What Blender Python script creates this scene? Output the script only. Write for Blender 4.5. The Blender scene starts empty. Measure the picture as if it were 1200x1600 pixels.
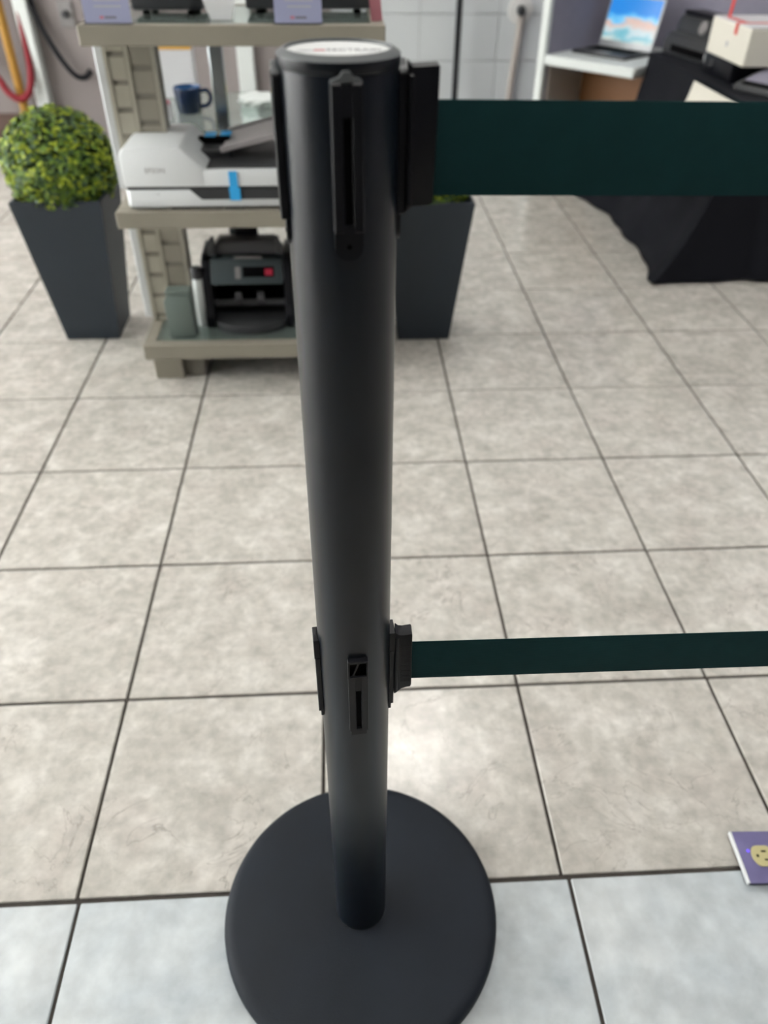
import bpy, bmesh, math, random
from mathutils import Vector, Matrix
random.seed(7)
PI = math.pi
S = bpy.context.scene
COL = S.collection

# ------------------------------------------------------------------ camera
PITCH, ROLL, YAW, CAM_H = 0.68314, 0.00859, 0.05797, 1.0662
cy, sy = math.cos(YAW), math.sin(YAW)
fwd0, right0, up0 = Vector((sy, cy, 0)), Vector((cy, -sy, 0)), Vector((0, 0, 1))
fwd = fwd0 * math.cos(PITCH) - up0 * math.sin(PITCH)
up1 = up0 * math.cos(PITCH) + fwd0 * math.sin(PITCH)
rt = right0 * math.cos(ROLL) + up1 * math.sin(ROLL)
up = up1 * math.cos(ROLL) - right0 * math.sin(ROLL)
cam = bpy.data.cameras.new('camera')
cam.sensor_fit = 'VERTICAL'
cam.sensor_height = 36.0
cam.lens = 1208.2 * 36 / 1600
cam.clip_start = 0.01
cam.dof.use_dof = True
cam.dof.focus_distance = 0.66
cam.dof.aperture_fstop = 5.0
camo = bpy.data.objects.new('camera', cam)
COL.objects.link(camo)
m3 = Matrix((rt, up, -fwd)).transposed()
camo.matrix_world = Matrix.Translation((0, 0, CAM_H)) @ m3.to_4x4()
S.camera = camo

# ------------------------------------------------------------------ world, light, exposure
W = bpy.data.worlds.new('world')
S.world = W
W.use_nodes = True
W.node_tree.nodes['Background'].inputs[0].default_value = (0.75, 0.87, 1.0, 1)
W.node_tree.nodes['Background'].inputs[1].default_value = 1.6
S.view_settings.view_transform = 'Standard'
S.view_settings.look = 'None'
S.view_settings.gamma = 1
S.view_settings.use_curve_mapping = False
S.view_settings.exposure = 0.12
PANEL_STRENGTH = 13.5


def area(name, loc, rot, sx, sy_, power, colr):
    l = bpy.data.lights.new(name, 'AREA')
    l.shape = 'RECTANGLE'
    l.size, l.size_y, l.energy, l.color = sx, sy_, power, colr
    o = bpy.data.objects.new(name, l)
    COL.objects.link(o)
    o.location, o.rotation_euler = loc, rot
    return o


# daylight coming through the shop window in the left wall
area('window_daylight', (-4.12, 1.4, 1.35), (0, -PI / 2, 0), 2.5, 4.4, 225, (1.0, 0.96, 0.90))


# ------------------------------------------------------------------ materials
def mat(name, col, rough=0.5, metal=0.0, noise=0.0, nscale=20.0, bump=0.0, bscale=200.0, emit=None, estr=0.0,
        trans=0.0, ior=1.45, spec=0.5, sheen=0.0, coat=0.0, alpha=1.0):
    m = bpy.data.materials.new(name)
    m.use_nodes = True
    nt = m.node_tree
    b = nt.nodes['Principled BSDF']
    c = tuple(col) + (1,)
    b.inputs['Base Color'].default_value = c
    b.inputs['Roughness'].default_value = rough
    b.inputs['Metallic'].default_value = metal
    b.inputs['IOR'].default_value = ior
    b.inputs['Specular IOR Level'].default_value = spec
    b.inputs['Transmission Weight'].default_value = trans
    b.inputs['Sheen Weight'].default_value = sheen
    b.inputs['Coat Weight'].default_value = coat
    b.inputs['Alpha'].default_value = alpha
    geo = nt.nodes.new('ShaderNodeTexCoord')
    n = nt.nodes.new('ShaderNodeTexNoise')
    n.inputs['Scale'].default_value = nscale
    n.inputs['Detail'].default_value = 5
    nt.links.new(geo.outputs['Object'], n.inputs['Vector'])
    mx = nt.nodes.new('ShaderNodeMix')
    mx.data_type = 'RGBA'
    k = max(noise, 0.02)
    mx.inputs[6].default_value = tuple(v * (1 - k) for v in col) + (1,)
    mx.inputs[7].default_value = tuple(min(1, v * (1 + k)) for v in col) + (1,)
    nt.links.new(n.outputs['Fac'], mx.inputs[0])
    nt.links.new(mx.outputs[2], b.inputs['Base Color'])
    if bump > 0:
        n2 = nt.nodes.new('ShaderNodeTexNoise')
        n2.inputs['Scale'].default_value = bscale
        n2.inputs['Detail'].default_value = 3
        nt.links.new(geo.outputs['Object'], n2.inputs['Vector'])
        bp = nt.nodes.new('ShaderNodeBump')
        bp.inputs['Strength'].default_value = bump
        bp.inputs['Distance'].default_value = 0.001
        nt.links.new(n2.outputs['Fac'], bp.inputs['Height'])
        nt.links.new(bp.outputs[0], b.inputs['Normal'])
    if emit:
        b.inputs['Emission Color'].default_value = tuple(emit) + (1,)
        b.inputs['Emission Strength'].default_value = estr
    return m


def marble(name, lo, mid, hi, vein, pink, scale, rough, veins):
    m = bpy.data.materials.new(name)
    m.use_nodes = True
    nt = m.node_tree
    N, L = nt.nodes, nt.links
    b = N['Principled BSDF']
    g = N.new('ShaderNodeNewGeometry')
    oi = N.new('ShaderNodeObjectInfo')
    vm = N.new('ShaderNodeVectorMath')
    vm.operation = 'MULTIPLY_ADD'
    L.new(oi.outputs['Random'], vm.inputs[0])
    vm.inputs[1].default_value = (7.3, 3.1, 11.7)
    L.new(g.outputs['Position'], vm.inputs[2])
    v = vm.outputs[0]
    n1 = N.new('ShaderNodeTexNoise')
    n1.inputs['Scale'].default_value = scale
    n1.inputs['Detail'].default_value = 8
    n1.inputs['Roughness'].default_value = 0.66
    n1.inputs['Distortion'].default_value = 0.25
    L.new(v, n1.inputs['Vector'])
    r = N.new('ShaderNodeValToRGB')
    e = r.color_ramp.elements
    e[0].position, e[0].color = 0.30, tuple(lo) + (1,)
    e[1].position, e[1].color = 0.72, tuple(hi) + (1,)
    x = e.new(0.5)
    x.color = tuple(mid) + (1,)
    L.new(n1.outputs['Fac'], r.inputs[0])
    # faint pinkish patches
    n3 = N.new('ShaderNodeTexNoise')
    n3.inputs['Scale'].default_value = scale * 0.55
    n3.inputs['Detail'].default_value = 4
    L.new(v, n3.inputs['Vector'])
    r3 = N.new('ShaderNodeMapRange')
    r3.inputs[1].default_value, r3.inputs[2].default_value = 0.48, 0.75
    r3.inputs[3].default_value, r3.inputs[4].default_value = 0.0, 0.5
    L.new(n3.outputs['Fac'], r3.inputs[0])
    m1 = N.new('ShaderNodeMix')
    m1.data_type = 'RGBA'
    L.new(r3.outputs[0], m1.inputs[0])
    L.new(r.outputs[0], m1.inputs[6])
    m1.inputs[7].default_value = tuple(pink) + (1,)
    # fine mottling
    n4 = N.new('ShaderNodeTexNoise')
    n4.inputs['Scale'].default_value = scale * 3.2
    n4.inputs['Detail'].default_value = 3
    L.new(v, n4.inputs['Vector'])
    r4 = N.new('ShaderNodeMapRange')
    r4.inputs[1].default_value, r4.inputs[2].default_value = 0.3, 0.7
    r4.inputs[3].default_value, r4.inputs[4].default_value = 0.88, 1.12
    L.new(n4.outputs['Fac'], r4.inputs[0])
    sc4 = N.new('ShaderNodeVectorMath')
    sc4.operation = 'SCALE'
    L.new(m1.outputs[2], sc4.inputs[0])
    L.new(r4.outputs[0], sc4.inputs['Scale'])
    # thin veins
    n2 = N.new('ShaderNodeTexNoise')
    n2.inputs['Scale'].default_value = scale * 0.42
    n2.inputs['Detail'].default_value = 6
    n2.inputs['Distortion'].default_value = 1.6
    L.new(v, n2.inputs['Vector'])
    ab = N.new('ShaderNodeMath')
    ab.operation = 'SUBTRACT'
    L.new(n2.outputs['Fac'], ab.inputs[0])
    ab.inputs[1].default_value = 0.5
    a2 = N.new('ShaderNodeMath')
    a2.operation = 'ABSOLUTE'
    L.new(ab.outputs[0], a2.inputs[0])
    r2 = N.new('ShaderNodeMapRange')
    r2.inputs[1].default_value, r2.inputs[2].default_value = 0.0, 0.008
    r2.inputs[3].default_value, r2.inputs[4].default_value = veins, 0.0
    L.new(a2.outputs[0], r2.inputs[0])
    m2 = N.new('ShaderNodeMix')
    m2.data_type = 'RGBA'
    r5 = N.new('ShaderNodeMapRange')
    r5.inputs[1].default_value, r5.inputs[2].default_value = 0.42, 0.60
    L.new(n3.outputs['Fac'], r5.inputs[0])
    pv = N.new('ShaderNodeMath')
    pv.operation = 'MULTIPLY'
    L.new(r2.outputs[0], pv.inputs[0])
    L.new(r5.outputs[0], pv.inputs[1])
    L.new(pv.outputs[0], m2.inputs[0])
    L.new(sc4.outputs[0], m2.inputs[6])
    m2.inputs[7].default_value = tuple(vein) + (1,)
    L.new(m2.outputs[2], b.inputs['Base Color'])
    b.inputs['Roughness'].default_value = rough
    bp = N.new('ShaderNodeBump')
    bp.inputs['Strength'].default_value = 0.05
    bp.inputs['Distance'].default_value = 0.002
    L.new(n1.outputs['Fac'], bp.inputs['Height'])
    L.new(bp.outputs[0], b.inputs['Normal'])
    return m


M = {}
M['tile'] = marble('beige_marble_tile', (0.415, 0.395, 0.355), (0.53, 0.51, 0.465), (0.70, 0.68, 0.635), (0.30, 0.27, 0.24),
                   (0.53, 0.485, 0.445), 17, 0.20, 0.75)
M['tile_blue'] = marble('pale_blue_marble_tile', (0.45, 0.50, 0.53), (0.54, 0.585, 0.605), (0.65, 0.69, 0.70), (0.50, 0.55, 0.58),
                        (0.64, 0.66, 0.66), 9, 0.24, 0.15)
M['grout'] = mat('dark_grout', (0.055, 0.047, 0.041), 0.9, noise=0.5, nscale=60)
M['post'] = mat('black_powder_coat', (0.0030, 0.0062, 0.0115), 0.33, bump=0.05, bscale=900)
M['base'] = mat('black_grained_rubber', (0.0065, 0.0105, 0.0175), 0.60, noise=0.5, nscale=11, bump=0.4, bscale=700, spec=0.34)
M['plastic'] = mat('black_plastic', (0.0042, 0.0048, 0.0075), 0.42, spec=0.35, bump=0.05, bscale=500)
M['plastic_dark'] = mat('dark_plastic_recess_shade', (0.0012, 0.0012, 0.0016), 0.8, spec=0.1)  # dark parts; slot and pocket shade is put into this colour
M['cap_rim'] = mat('lit_edge_grey', (0.12, 0.13, 0.135), 0.40)  # reflected light on rim and bracket is put into this paler grey
M['white_disc'] = mat('white_label', (0.80, 0.82, 0.82), 0.35)
M['ink'] = mat('grey_print', (0.16, 0.16, 0.18), 0.5)
M['ink_pale'] = mat('pale_grey_print', (0.42, 0.43, 0.45), 0.5)
M['ink_red'] = mat('red_print', (0.50, 0.17, 0.20), 0.5)
M['taupe'] = mat('taupe_laminate', (0.265, 0.245, 0.20), 0.45, noise=0.12, nscale=9)
M['taupe_light'] = mat('light_taupe_laminate', (0.34, 0.32, 0.26), 0.45, noise=0.1, nscale=9)
M['taupe_dark'] = mat('taupe_slot', (0.20, 0.185, 0.155), 0.6)
M['silver'] = mat('brushed_aluminium', (0.50, 0.52, 0.53), 0.5, metal=0.3)
M['chrome'] = mat('chrome_tube', (0.42, 0.46, 0.47), 0.22, metal=0.9)
M['white_plastic'] = mat('white_plastic', (0.72, 0.75, 0.76), 0.4)
M['white_paint'] = mat('white_paint', (0.64, 0.68, 0.665), 0.5)
M['dark_grey'] = mat('dark_grey_plastic', (0.035, 0.037, 0.04), 0.45)
M['mid_grey'] = mat('mid_grey_plastic', (0.22, 0.21, 0.21), 0.45)
M['tray_dark'] = mat('charcoal_plastic', (0.06, 0.06, 0.065), 0.5)
M['tray_grey'] = mat('grey_tray_plastic', (0.36, 0.34, 0.34), 0.45)
M['blue_tape'] = mat('blue_tape', (0.03, 0.38, 0.78), 0.5)
M['mug_blue'] = mat('navy_glaze', (0.004, 0.014, 0.045), 0.18)
M['mug_rim'] = mat('blue_glaze', (0.015, 0.075, 0.20), 0.25)
M['planter'] = mat('anthracite_planter', (0.018, 0.027, 0.038), 0.5, noise=0.15, nscale=8)
M['soil'] = mat('dark_soil', (0.02, 0.014, 0.01), 0.95, noise=0.5, nscale=60)
M['leaf_a'] = mat('leaf_lime', (0.30, 0.38, 0.02), 0.45, noise=0.3, nscale=9)
M['leaf_b'] = mat('leaf_green', (0.12, 0.21, 0.02), 0.45, noise=0.3, nscale=9)
M['leaf_c'] = mat('leaf_dark', (0.045, 0.10, 0.03), 0.45, noise=0.3, nscale=9)
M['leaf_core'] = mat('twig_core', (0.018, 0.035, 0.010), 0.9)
M['belt'] = None
M['wall_mauve'] = mat('mauve_grey_plaster', (0.255, 0.225, 0.222), 0.85, noise=0.08, nscale=3)
M['wall_white'] = mat('off_white_plaster', (0.62, 0.62, 0.60), 0.85, noise=0.04, nscale=3)
M['wall_rear'] = mat('grey_rear_wall', (0.045, 0.045, 0.05), 0.85)
M['wall_tile'] = mat('white_wall_tile', (0.56, 0.59, 0.60), 0.22, noise=0.05, nscale=3)
M['wall_grout'] = mat('grey_wall_grout', (0.47, 0.49, 0.49), 0.9)
M['ceiling'] = mat('ceiling_white', (0.72, 0.72, 0.70), 0.9)
M['brown_trim'] = mat('brown_baseboard', (0.10, 0.062, 0.05), 0.5)
M['cloth'] = mat('black_cloth', (0.0062, 0.0072, 0.011), 0.9, bump=0.2, bscale=300, spec=0.25)
M['paper'] = mat('cream_paper', (0.70, 0.68, 0.60), 0.75)
M['lilac'] = mat('lilac_paper', (0.33, 0.35, 0.51), 0.55, noise=0.12, nscale=6)
M['acrylic'] = mat('clear_acrylic', (0.92, 0.96, 0.95), 0.04, trans=1.0, ior=1.3)
M['glass'] = mat('green_tinted_glass', (0.75, 0.88, 0.84), 0.03, trans=0.9, ior=1.45)
M['red_rib'] = mat('red_ribbon', (0.62, 0.05, 0.04), 0.5)
M['brown_wood'] = mat('brown_wood', (0.23, 0.10, 0.035), 0.5, noise=0.2, nscale=6)
M['purple_panel'] = mat('purple_grey_fabric', (0.235, 0.225, 0.285), 0.9, noise=0.08, nscale=30)
M['grey_panel'] = mat('beige_grey_laminate', (0.42, 0.38, 0.35), 0.6)
M['red_hose'] = mat('red_rubber', (0.20, 0.004, 0.013), 0.6)
M['yellow'] = mat('yellow_paint', (0.38, 0.20, 0.03), 0.5, noise=0.15)
M['orange'] = mat('orange_plastic', (0.70, 0.20, 0.02), 0.5)
M['red_plain'] = mat('red_card', (0.42, 0.16, 0.19), 0.6)
M['yellow_soft'] = mat('pale_yellow_plastic', (0.60, 0.55, 0.16), 0.5)
M['amber'] = mat('amber_carton', (0.62, 0.34, 0.06), 0.6)
M['bright_gap'] = mat('bright_wall_white', (0.86, 0.87, 0.88), 0.8)  # brightness of the wall behind, put into a near-white colour
M['carton'] = mat('white_carton', (0.60, 0.60, 0.62), 0.6)
M['teal_panel'] = mat('teal_grey_display', (0.045, 0.06, 0.065), 0.35)
M['green_grey'] = mat('green_grey_plastic', (0.13, 0.165, 0.15), 0.4)
M['purple_plate'] = mat('purple_metallic', (0.17, 0.155, 0.31), 0.3, metal=0.35, noise=0.3, nscale=30)
M['socket'] = mat('beige_socket', (0.52, 0.47, 0.24), 0.4)
M['led_blue'] = mat('blue_led', (0.1, 0.05, 0.6), 0.4, emit=(0.16, 0.10, 1.0), estr=1.2)
M['red_led'] = mat('red_led', (0.25, 0.01, 0.03), 0.4, emit=(0.8, 0.03, 0.08), estr=0.12)
M['panel_light'] = mat('light_diffuser', (0.9, 0.9, 0.9), 0.5, emit=(1.0, 0.97, 0.93), estr=PANEL_STRENGTH)
M['window_glass'] = mat('window_glass', (0.97, 0.98, 0.98), 0.0, trans=1.0, ior=1.02)


def belt_material():
    m = bpy.data.materials.new('dark_green_webbing')
    m.use_nodes = True
    N, L = m.node_tree.nodes, m.node_tree.links
    b = N['Principled BSDF']
    tc = N.new('ShaderNodeTexCoord')
    mp = N.new('ShaderNodeMapping')
    mp.inputs['Scale'].default_value = (1.0, 1.0, 1.0)
    L.new(tc.outputs['Object'], mp.inputs[0])
    w = N.new('ShaderNodeTexWave')
    w.bands_direction = 'Z'
    w.inputs['Scale'].default_value = 210
    w.inputs['Distortion'].default_value = 0.4
    L.new(mp.outputs[0], w.inputs[0])
    n = N.new('ShaderNodeTexNoise')
    n.inputs['Scale'].default_value = 60
    L.new(mp.outputs[0], n.inputs[0])
    mx = N.new('ShaderNodeMix')
    mx.data_type = 'RGBA'
    mx.inputs[6].default_value = (0.0030, 0.0320, 0.0350, 1)
    mx.inputs[7].default_value = (0.0055, 0.0430, 0.0470, 1)
    L.new(n.outputs['Fac'], mx.inputs[0])
    L.new(mx.outputs[2], b.inputs['Base Color'])
    b.inputs['Roughness'].default_value = 0.85
    b.inputs['Specular IOR Level'].default_value = 0.25
    bp = N.new('ShaderNodeBump')
    bp.inputs['Strength'].default_value = 0.25
    bp.inputs['Distance'].default_value = 0.0006
    L.new(w.outputs['Fac'], bp.inputs['Height'])
    L.new(bp.outputs[0], b.inputs['Normal'])
    return m


M['belt'] = belt_material()


def screen_material():
    m = bpy.data.materials.new('laptop_screen')
    m.use_nodes = True
    N, L = m.node_tree.nodes, m.node_tree.links
    b = N['Principled BSDF']
    tc = N.new('ShaderNodeTexCoord')
    sp = N.new('ShaderNodeSeparateXYZ')
    L.new(tc.outputs['Generated'], sp.inputs[0])
    n = N.new('ShaderNodeTexNoise')
    n.inputs['Scale'].default_value = 3.2
    n.inputs['Detail'].default_value = 3
    L.new(tc.outputs['Generated'], n.inputs[0])
    a = N.new('ShaderNodeMath')
    a.operation = 'MULTIPLY_ADD'
    L.new(n.outputs['Fac'], a.inputs[0])
    a.inputs[1].default_value = 0.7
    L.new(sp.outputs['Z'], a.inputs[2])
    r = N.new('ShaderNodeValToRGB')
    e = r.color_ramp.elements
    e[0].position, e[0].color = 0.30, (0.60, 0.66, 0.62, 1)
    e[1].position, e[1].color = 1.2, (0.02, 0.25, 0.75, 1)
    for p_, c_ in ((0.48, (0.16, 0.48, 0.58, 1)), (0.62, (0.55, 0.68, 0.72, 1)), (0.74, (0.70, 0.46, 0.38, 1)),
                   (0.84, (0.20, 0.60, 0.90, 1)), (0.95, (0.04, 0.33, 0.80, 1))):
        x = e.new(p_)
        x.color = c_
    L.new(a.outputs[0], r.inputs[0])
    b.inputs['Base Color'].default_value = (0.01, 0.01, 0.01, 1)
    b.inputs['Roughness'].default_value = 0.3
    L.new(r.outputs[0], b.inputs['Emission Color'])
    b.inputs['Emission Strength'].default_value = 1.0
    return m


M['screen'] = screen_material()


# ------------------------------------------------------------------ mesh helpers
def BM():
    return bmesh.new()


def box(bm, x0, x1, y0, y1, z0, z1, bev=0.0, seg=1):
    r = bmesh.ops.create_cube(bm, size=1.0)
    vs = r['verts']
    for v in vs:
        v.co = Vector(((x0 + x1) / 2 + v.co.x * (x1 - x0), (y0 + y1) / 2 + v.co.y * (y1 - y0), (z0 + z1) / 2 + v.co.z * (z1 - z0)))
    if bev > 0:
        es = list({e for v in vs for e in v.link_edges})
        bmesh.ops.bevel(bm, geom=es, offset=bev, segments=seg, profile=0.5, affect='EDGES')
    return bm


def lathe(bm, prof, n=48, cx=0.0, cy_=0.0, close=True):
    rings = []
    for r, z in prof:
        if r < 1e-6:
            rings.append([bm.verts.new((cx, cy_, z))])
        else:
            rings.append([bm.verts.new((cx + r * math.cos(2 * PI * i / n), cy_ + r * math.sin(2 * PI * i / n), z)) for i in range(n)])
    for a, b in zip(rings[:-1], rings[1:]):
        for i in range(n):
            j = (i + 1) % n
            if len(a) == 1 and len(b) == 1:
                continue
            if len(a) == 1:
                bm.faces.new((a[0], b[j], b[i]))
            elif len(b) == 1:
                bm.faces.new((a[i], a[j], b[0]))
            else:
                bm.faces.new((a[i], a[j], b[j], b[i]))
    return bm


def prism(bm, pts, axis, a0, a1, bev=0.0):
    """pts: closed 2D outline; axis 'x','y','z' is the extrusion direction."""
    def P(p, a):
        if axis == 'y':
            return (p[0], a, p[1])
        if axis == 'x':
            return (a, p[0], p[1])
        return (p[0], p[1], a)
    A = [bm.verts.new(P(p, a0)) for p in pts]
    B = [bm.verts.new(P(p, a1)) for p in pts]
    f = [bm.faces.new(A), bm.faces.new(B[::-1])]
    n = len(pts)
    for i in range(n):
        f.append(bm.faces.new((A[i], B[i], B[(i + 1) % n], A[(i + 1) % n])))
    bmesh.ops.recalc_face_normals(bm, faces=f)
    if bev > 0:
        bmesh.ops.bevel(bm, geom=list({e for q in f for e in q.edges}), offset=bev, segments=2, profile=0.5, affect='EDGES', clamp_overlap=True)
    return bm


def tube(bm, pts, r, n=10, sub=6, rads=None):
    """swept tube through points (Catmull-Rom smoothed)"""
    P = [Vector(p) for p in pts]
    if len(P) > 2 and sub > 1:
        Q = []
        for i in range(len(P) - 1):
            p0, p1, p2, p3 = P[max(i - 1, 0)], P[i], P[i + 1], P[min(i + 2, len(P) - 1)]
            for s in range(sub):
                t = s / sub
                Q.append(0.5 * ((2 * p1) + (p2 - p0) * t + (2 * p0 - 5 * p1 + 4 * p2 - p3) * t * t + (3 * p1 - p0 - 3 * p2 + p3) * t ** 3))
        Q.append(P[-1])
        P = Q
    ref = Vector((0.13, 0.97, 0.21))
    rings = []
    for i, p in enumerate(P):
        d = (P[min(i + 1, len(P) - 1)] - P[max(i - 1, 0)]).normalized()
        a = d.cross(ref)
        if a.length < 1e-4:
            a = d.cross(Vector((1, 0, 0)))
        a.normalize()
        b = d.cross(a).normalized()
        rings.append([bm.verts.new(p + (a * math.cos(2 * PI * k / n) + b * math.sin(2 * PI * k / n)) * r) for k in range(n)])
    for a, b in zip(rings[:-1], rings[1:]):
        for k in range(n):
            bm.faces.new((a[k], a[(k + 1) % n], b[(k + 1) % n], b[k]))
    bm.faces.new(rings[0][::-1])
    bm.faces.new(rings[-1])
    return bm


def xf(bm, mtx):
    bmesh.ops.transform(bm, matrix=mtx, verts=bm.verts)
    return bm


def obj(name, bm, m, parent=None, smooth=None, recalc=True):
    if recalc:
        bmesh.ops.recalc_face_normals(bm, faces=bm.faces)
    me = bpy.data.meshes.new(name)
    bm.to_mesh(me)
    bm.free()
    for mm in (m if isinstance(m, (list, tuple)) else [m]):
        me.materials.append(mm)
    if smooth:
        me.polygons.foreach_set('use_smooth', [True] * len(me.polygons))
        try:
            me.set_sharp_from_angle(angle=math.radians(smooth))
        except Exception:
            pass
    o = bpy.data.objects.new(name, me)
    COL.objects.link(o)
    if parent:
        o.parent = parent
    return o


def tag(o, label, cat, group=None):
    o['label'], o['category'] = label, cat
    if group:
        o['group'] = group
    return o


def thing(name, label, cat, loc=(0, 0, 0), rz=0.0, group=None):
    o = bpy.data.objects.new(name, None)
    o.empty_display_size = 0.05
    COL.objects.link(o)
    o.location, o.rotation_euler = loc, (0, 0, rz)
    return tag(o, label, cat, group)


def struct(name, bm, m, parent=None, smooth=None):
    o = obj(name, bm, m, parent, smooth)
    if not parent:
        o['kind'] = 'structure'
    return o


def copy_tree(o, parent=None):
    c = o.copy()
    COL.objects.link(c)
    if parent:
        c.parent = parent
    for ch in list(o.children):
        copy_tree(ch, c)
    return c


def text_bm(s, size, depth=0.0003):
    """flat lettering as a mesh, centred, in the xy plane"""
    cu = bpy.data.curves.new('lettering', 'FONT')
    cu.body, cu.size, cu.extrude = s, size, depth
    cu.align_x, cu.align_y = 'CENTER', 'CENTER'
    cu.resolution_u = 3
    to = bpy.data.objects.new('lettering', cu)
    me = to.to_mesh()
    bm = BM()
    bm.from_mesh(me)
    to.to_mesh_clear()
    bpy.data.objects.remove(to)
    bpy.data.curves.remove(cu)
    return bm


# ------------------------------------------------------------------ room shell
X0, X1, Y0, Y1, ZC = -4.0, 4.2, -2.6, 4.40, 2.75
TW, GX, GY, JT = 0.3308, -0.3814, 0.829, 0.0054   # tile pitch, grid origin, joint width

floor = struct('floor', box(BM(), X0, X1, Y0, Y1, -0.12, -0.0035), M['grout'])


def tile_mesh(w, d, name, m):
    bm = box(BM(), -w / 2, w / 2, -d / 2, d / 2, -0.009, 0.0, 0.0012, 1)
    bmesh.ops.recalc_face_normals(bm, faces=bm.faces)
    me = bpy.data.meshes.new(name)
    bm.to_mesh(me)
    bm.free()
    me.materials.append(m)
    return me


tm = tile_mesh(TW - JT, TW - JT, 'floor_tile', M['tile'])
tb = tile_mesh(TW + 0.0025 - JT, TW - JT, 'floor_tile_blue', M['tile_blue'])
rest = BM()
for j in range(-7, 12):
    for i in range(-12, 16):
        cx_, cy_ = GX + TW * (i + 0.5), GY + TW * (j + 0.5)
        if j == -2:
            cx_ = GX + 0.004 + (TW + 0.0025) * (i + 0.5)
        if cx_ < X0 + .15 or cx_ > X1 - .15 or cy_ < Y0 + .15 or cy_ > Y1 - .15:
            continue
        seen = j >= -2 and abs(cx_ - 0.06 * cy_) < 0.55 + 0.53 * max(cy_, 0) and cy_ < 4.3
        if seen:
            o = bpy.data.objects.new('floor_tile', tb if j == -2 else tm)
            COL.objects.link(o)
            o.parent = floor
            o.location = (cx_, cy_ - (0.001 if j == -2 else 0), random.uniform(-0.0004, 0.0))
            o.rotation_euler = (random.uniform(-1, 1) * 0.0012, random.uniform(-1, 1) * 0.0012, random.uniform(-1, 1) * 0.002)
        else:
            w = TW - JT
            box(rest, cx_ - w / 2, cx_ + w / 2, cy_ - w / 2, cy_ + w / 2, -0.009, -0.0002)
ft = obj('floor_tiles', rest, M['tile'], floor)
ft['kind'] = 'stuff'

# back wall: mauve plaster on the left, white tiles on the right
TX = -0.02
wall_back = struct('wall_back', box(BM(), X0, X1, Y1 + 0.008, Y1 + 0.15, -0.02, ZC), M['wall_grout'])
obj('plaster_panel', box(BM(), X0, TX - 0.002, Y1 - 0.002, Y1 + 0.008, 0, ZC), M['wall_mauve'], wall_back)
wtm = None
PX, PZ = 0.388, 0.1986
zj0 = 0.5765
for k in range(-3, 11):
    for i in range(-1, 11):
        xa = max(0.408 - PX + PX * (i - 0.0), TX)
        xb = min(0.408 + PX * i, X1)
        za, zb = max(zj0 + PZ * k, 0.0), min(zj0 + PZ * (k + 1), ZC)
        if xb - xa < 0.03 or zb - za < 0.02:
            continue
        if not (i <= 4 and k <= 3):
            continue
        key = (round(xb - xa, 3), round(zb - za, 3))
        bm = box(BM(), xa + .0015, xb - .0015, Y1 - 0.002, Y1 + 0.008, za + .0015, zb - .0015, 0.001)
        obj('wall_tile', bm, M['wall_tile'], wall_back)
bm = BM()
for k in range(-3, 11):
    for i in range(-1, 11):
        xa = max(0.408 - PX + PX * i, TX)
        xb = min(0.408 + PX * i, X1)
        za, zb = max(zj0 + PZ * k, 0.0), min(zj0 + PZ * (k + 1), ZC)
        if xb - xa < 0.03 or zb - za < 0.02 or (i <= 4 and k <= 3):
            continue
        box(bm, xa + .0015, xb - .0015, Y1 - 0.002, Y1 + 0.008, za + .0015, zb - .0015)
wt = obj('wall_tiles', bm, M['wall_tile'], wall_back)
wt['kind'] = 'stuff'
struct('wall_right', box(BM(), X1, X1 + .15, Y0, Y1 + .15, -0.02, ZC), M['purple_panel'])
struct('wall_rear', box(BM(), X0, X1, Y0 - .15, Y0, -0.02, ZC), M['wall_rear'])
# left wall with a shop window opening
WY0, WY1, WZ0, WZ1 = -0.8, 3.6, 0.1, 2.6
bm = BM()
for (a, b, c, d) in ((Y0, WY0, -0.02, ZC), (WY1, Y1 + .15, -0.02, ZC), (WY0, WY1, -0.02, WZ0), (WY0, WY1, WZ1, ZC)):
    box(bm, X0 - .15, X0, a, b, c, d)
struct('wall_left', bm, M['wall_white'])
bm = BM()
for yy in (WY0 + .03, (WY0 + WY1) / 2, WY1 - .03):
    box(bm, X0 - .09, X0 - .04, yy - .03, yy + .03, WZ0, WZ1)
for zz in (WZ0 + .03, WZ1 - .03):
    box(bm, X0 - .088, X0 - .042, WY0, WY1, zz - .03, zz + .03)
win = struct('window_1', bm, M['silver'])
obj('pane', box(BM(), X0 - .068, X0 - .062, WY0 + .06, (WY0 + WY1) / 2 - .03, WZ0 + .06, WZ1 - .06), M['window_glass'], win)
obj('pane', box(BM(), X0 - .068, X0 - .062, (WY0 + WY1) / 2 + .03, WY1 - .06, WZ0 + .06, WZ1 - .06), M['window_glass'], win)
struct('ceiling', box(BM(), X0 - .15, X1 + .15, Y0 - .15, Y1 + .15, ZC, ZC + .12), M['ceiling'])
struct('baseboard_back', box(BM(), X0, -1.49, Y1 - 0.016, Y1 - 0.002, 0, 0.15, 0.003), M['brown_trim'])
struct('trim_1', box(BM(), -1.490, -1.425, Y1 - 0.07, Y1 - 0.002, 0, ZC, 0.008, 2), M['white_paint'])
struct('trim_2', box(BM(), -0.485, -0.405, Y1 - 0.045, Y1 - 0.002, 0, ZC, 0.004), M['white_paint'])

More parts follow.
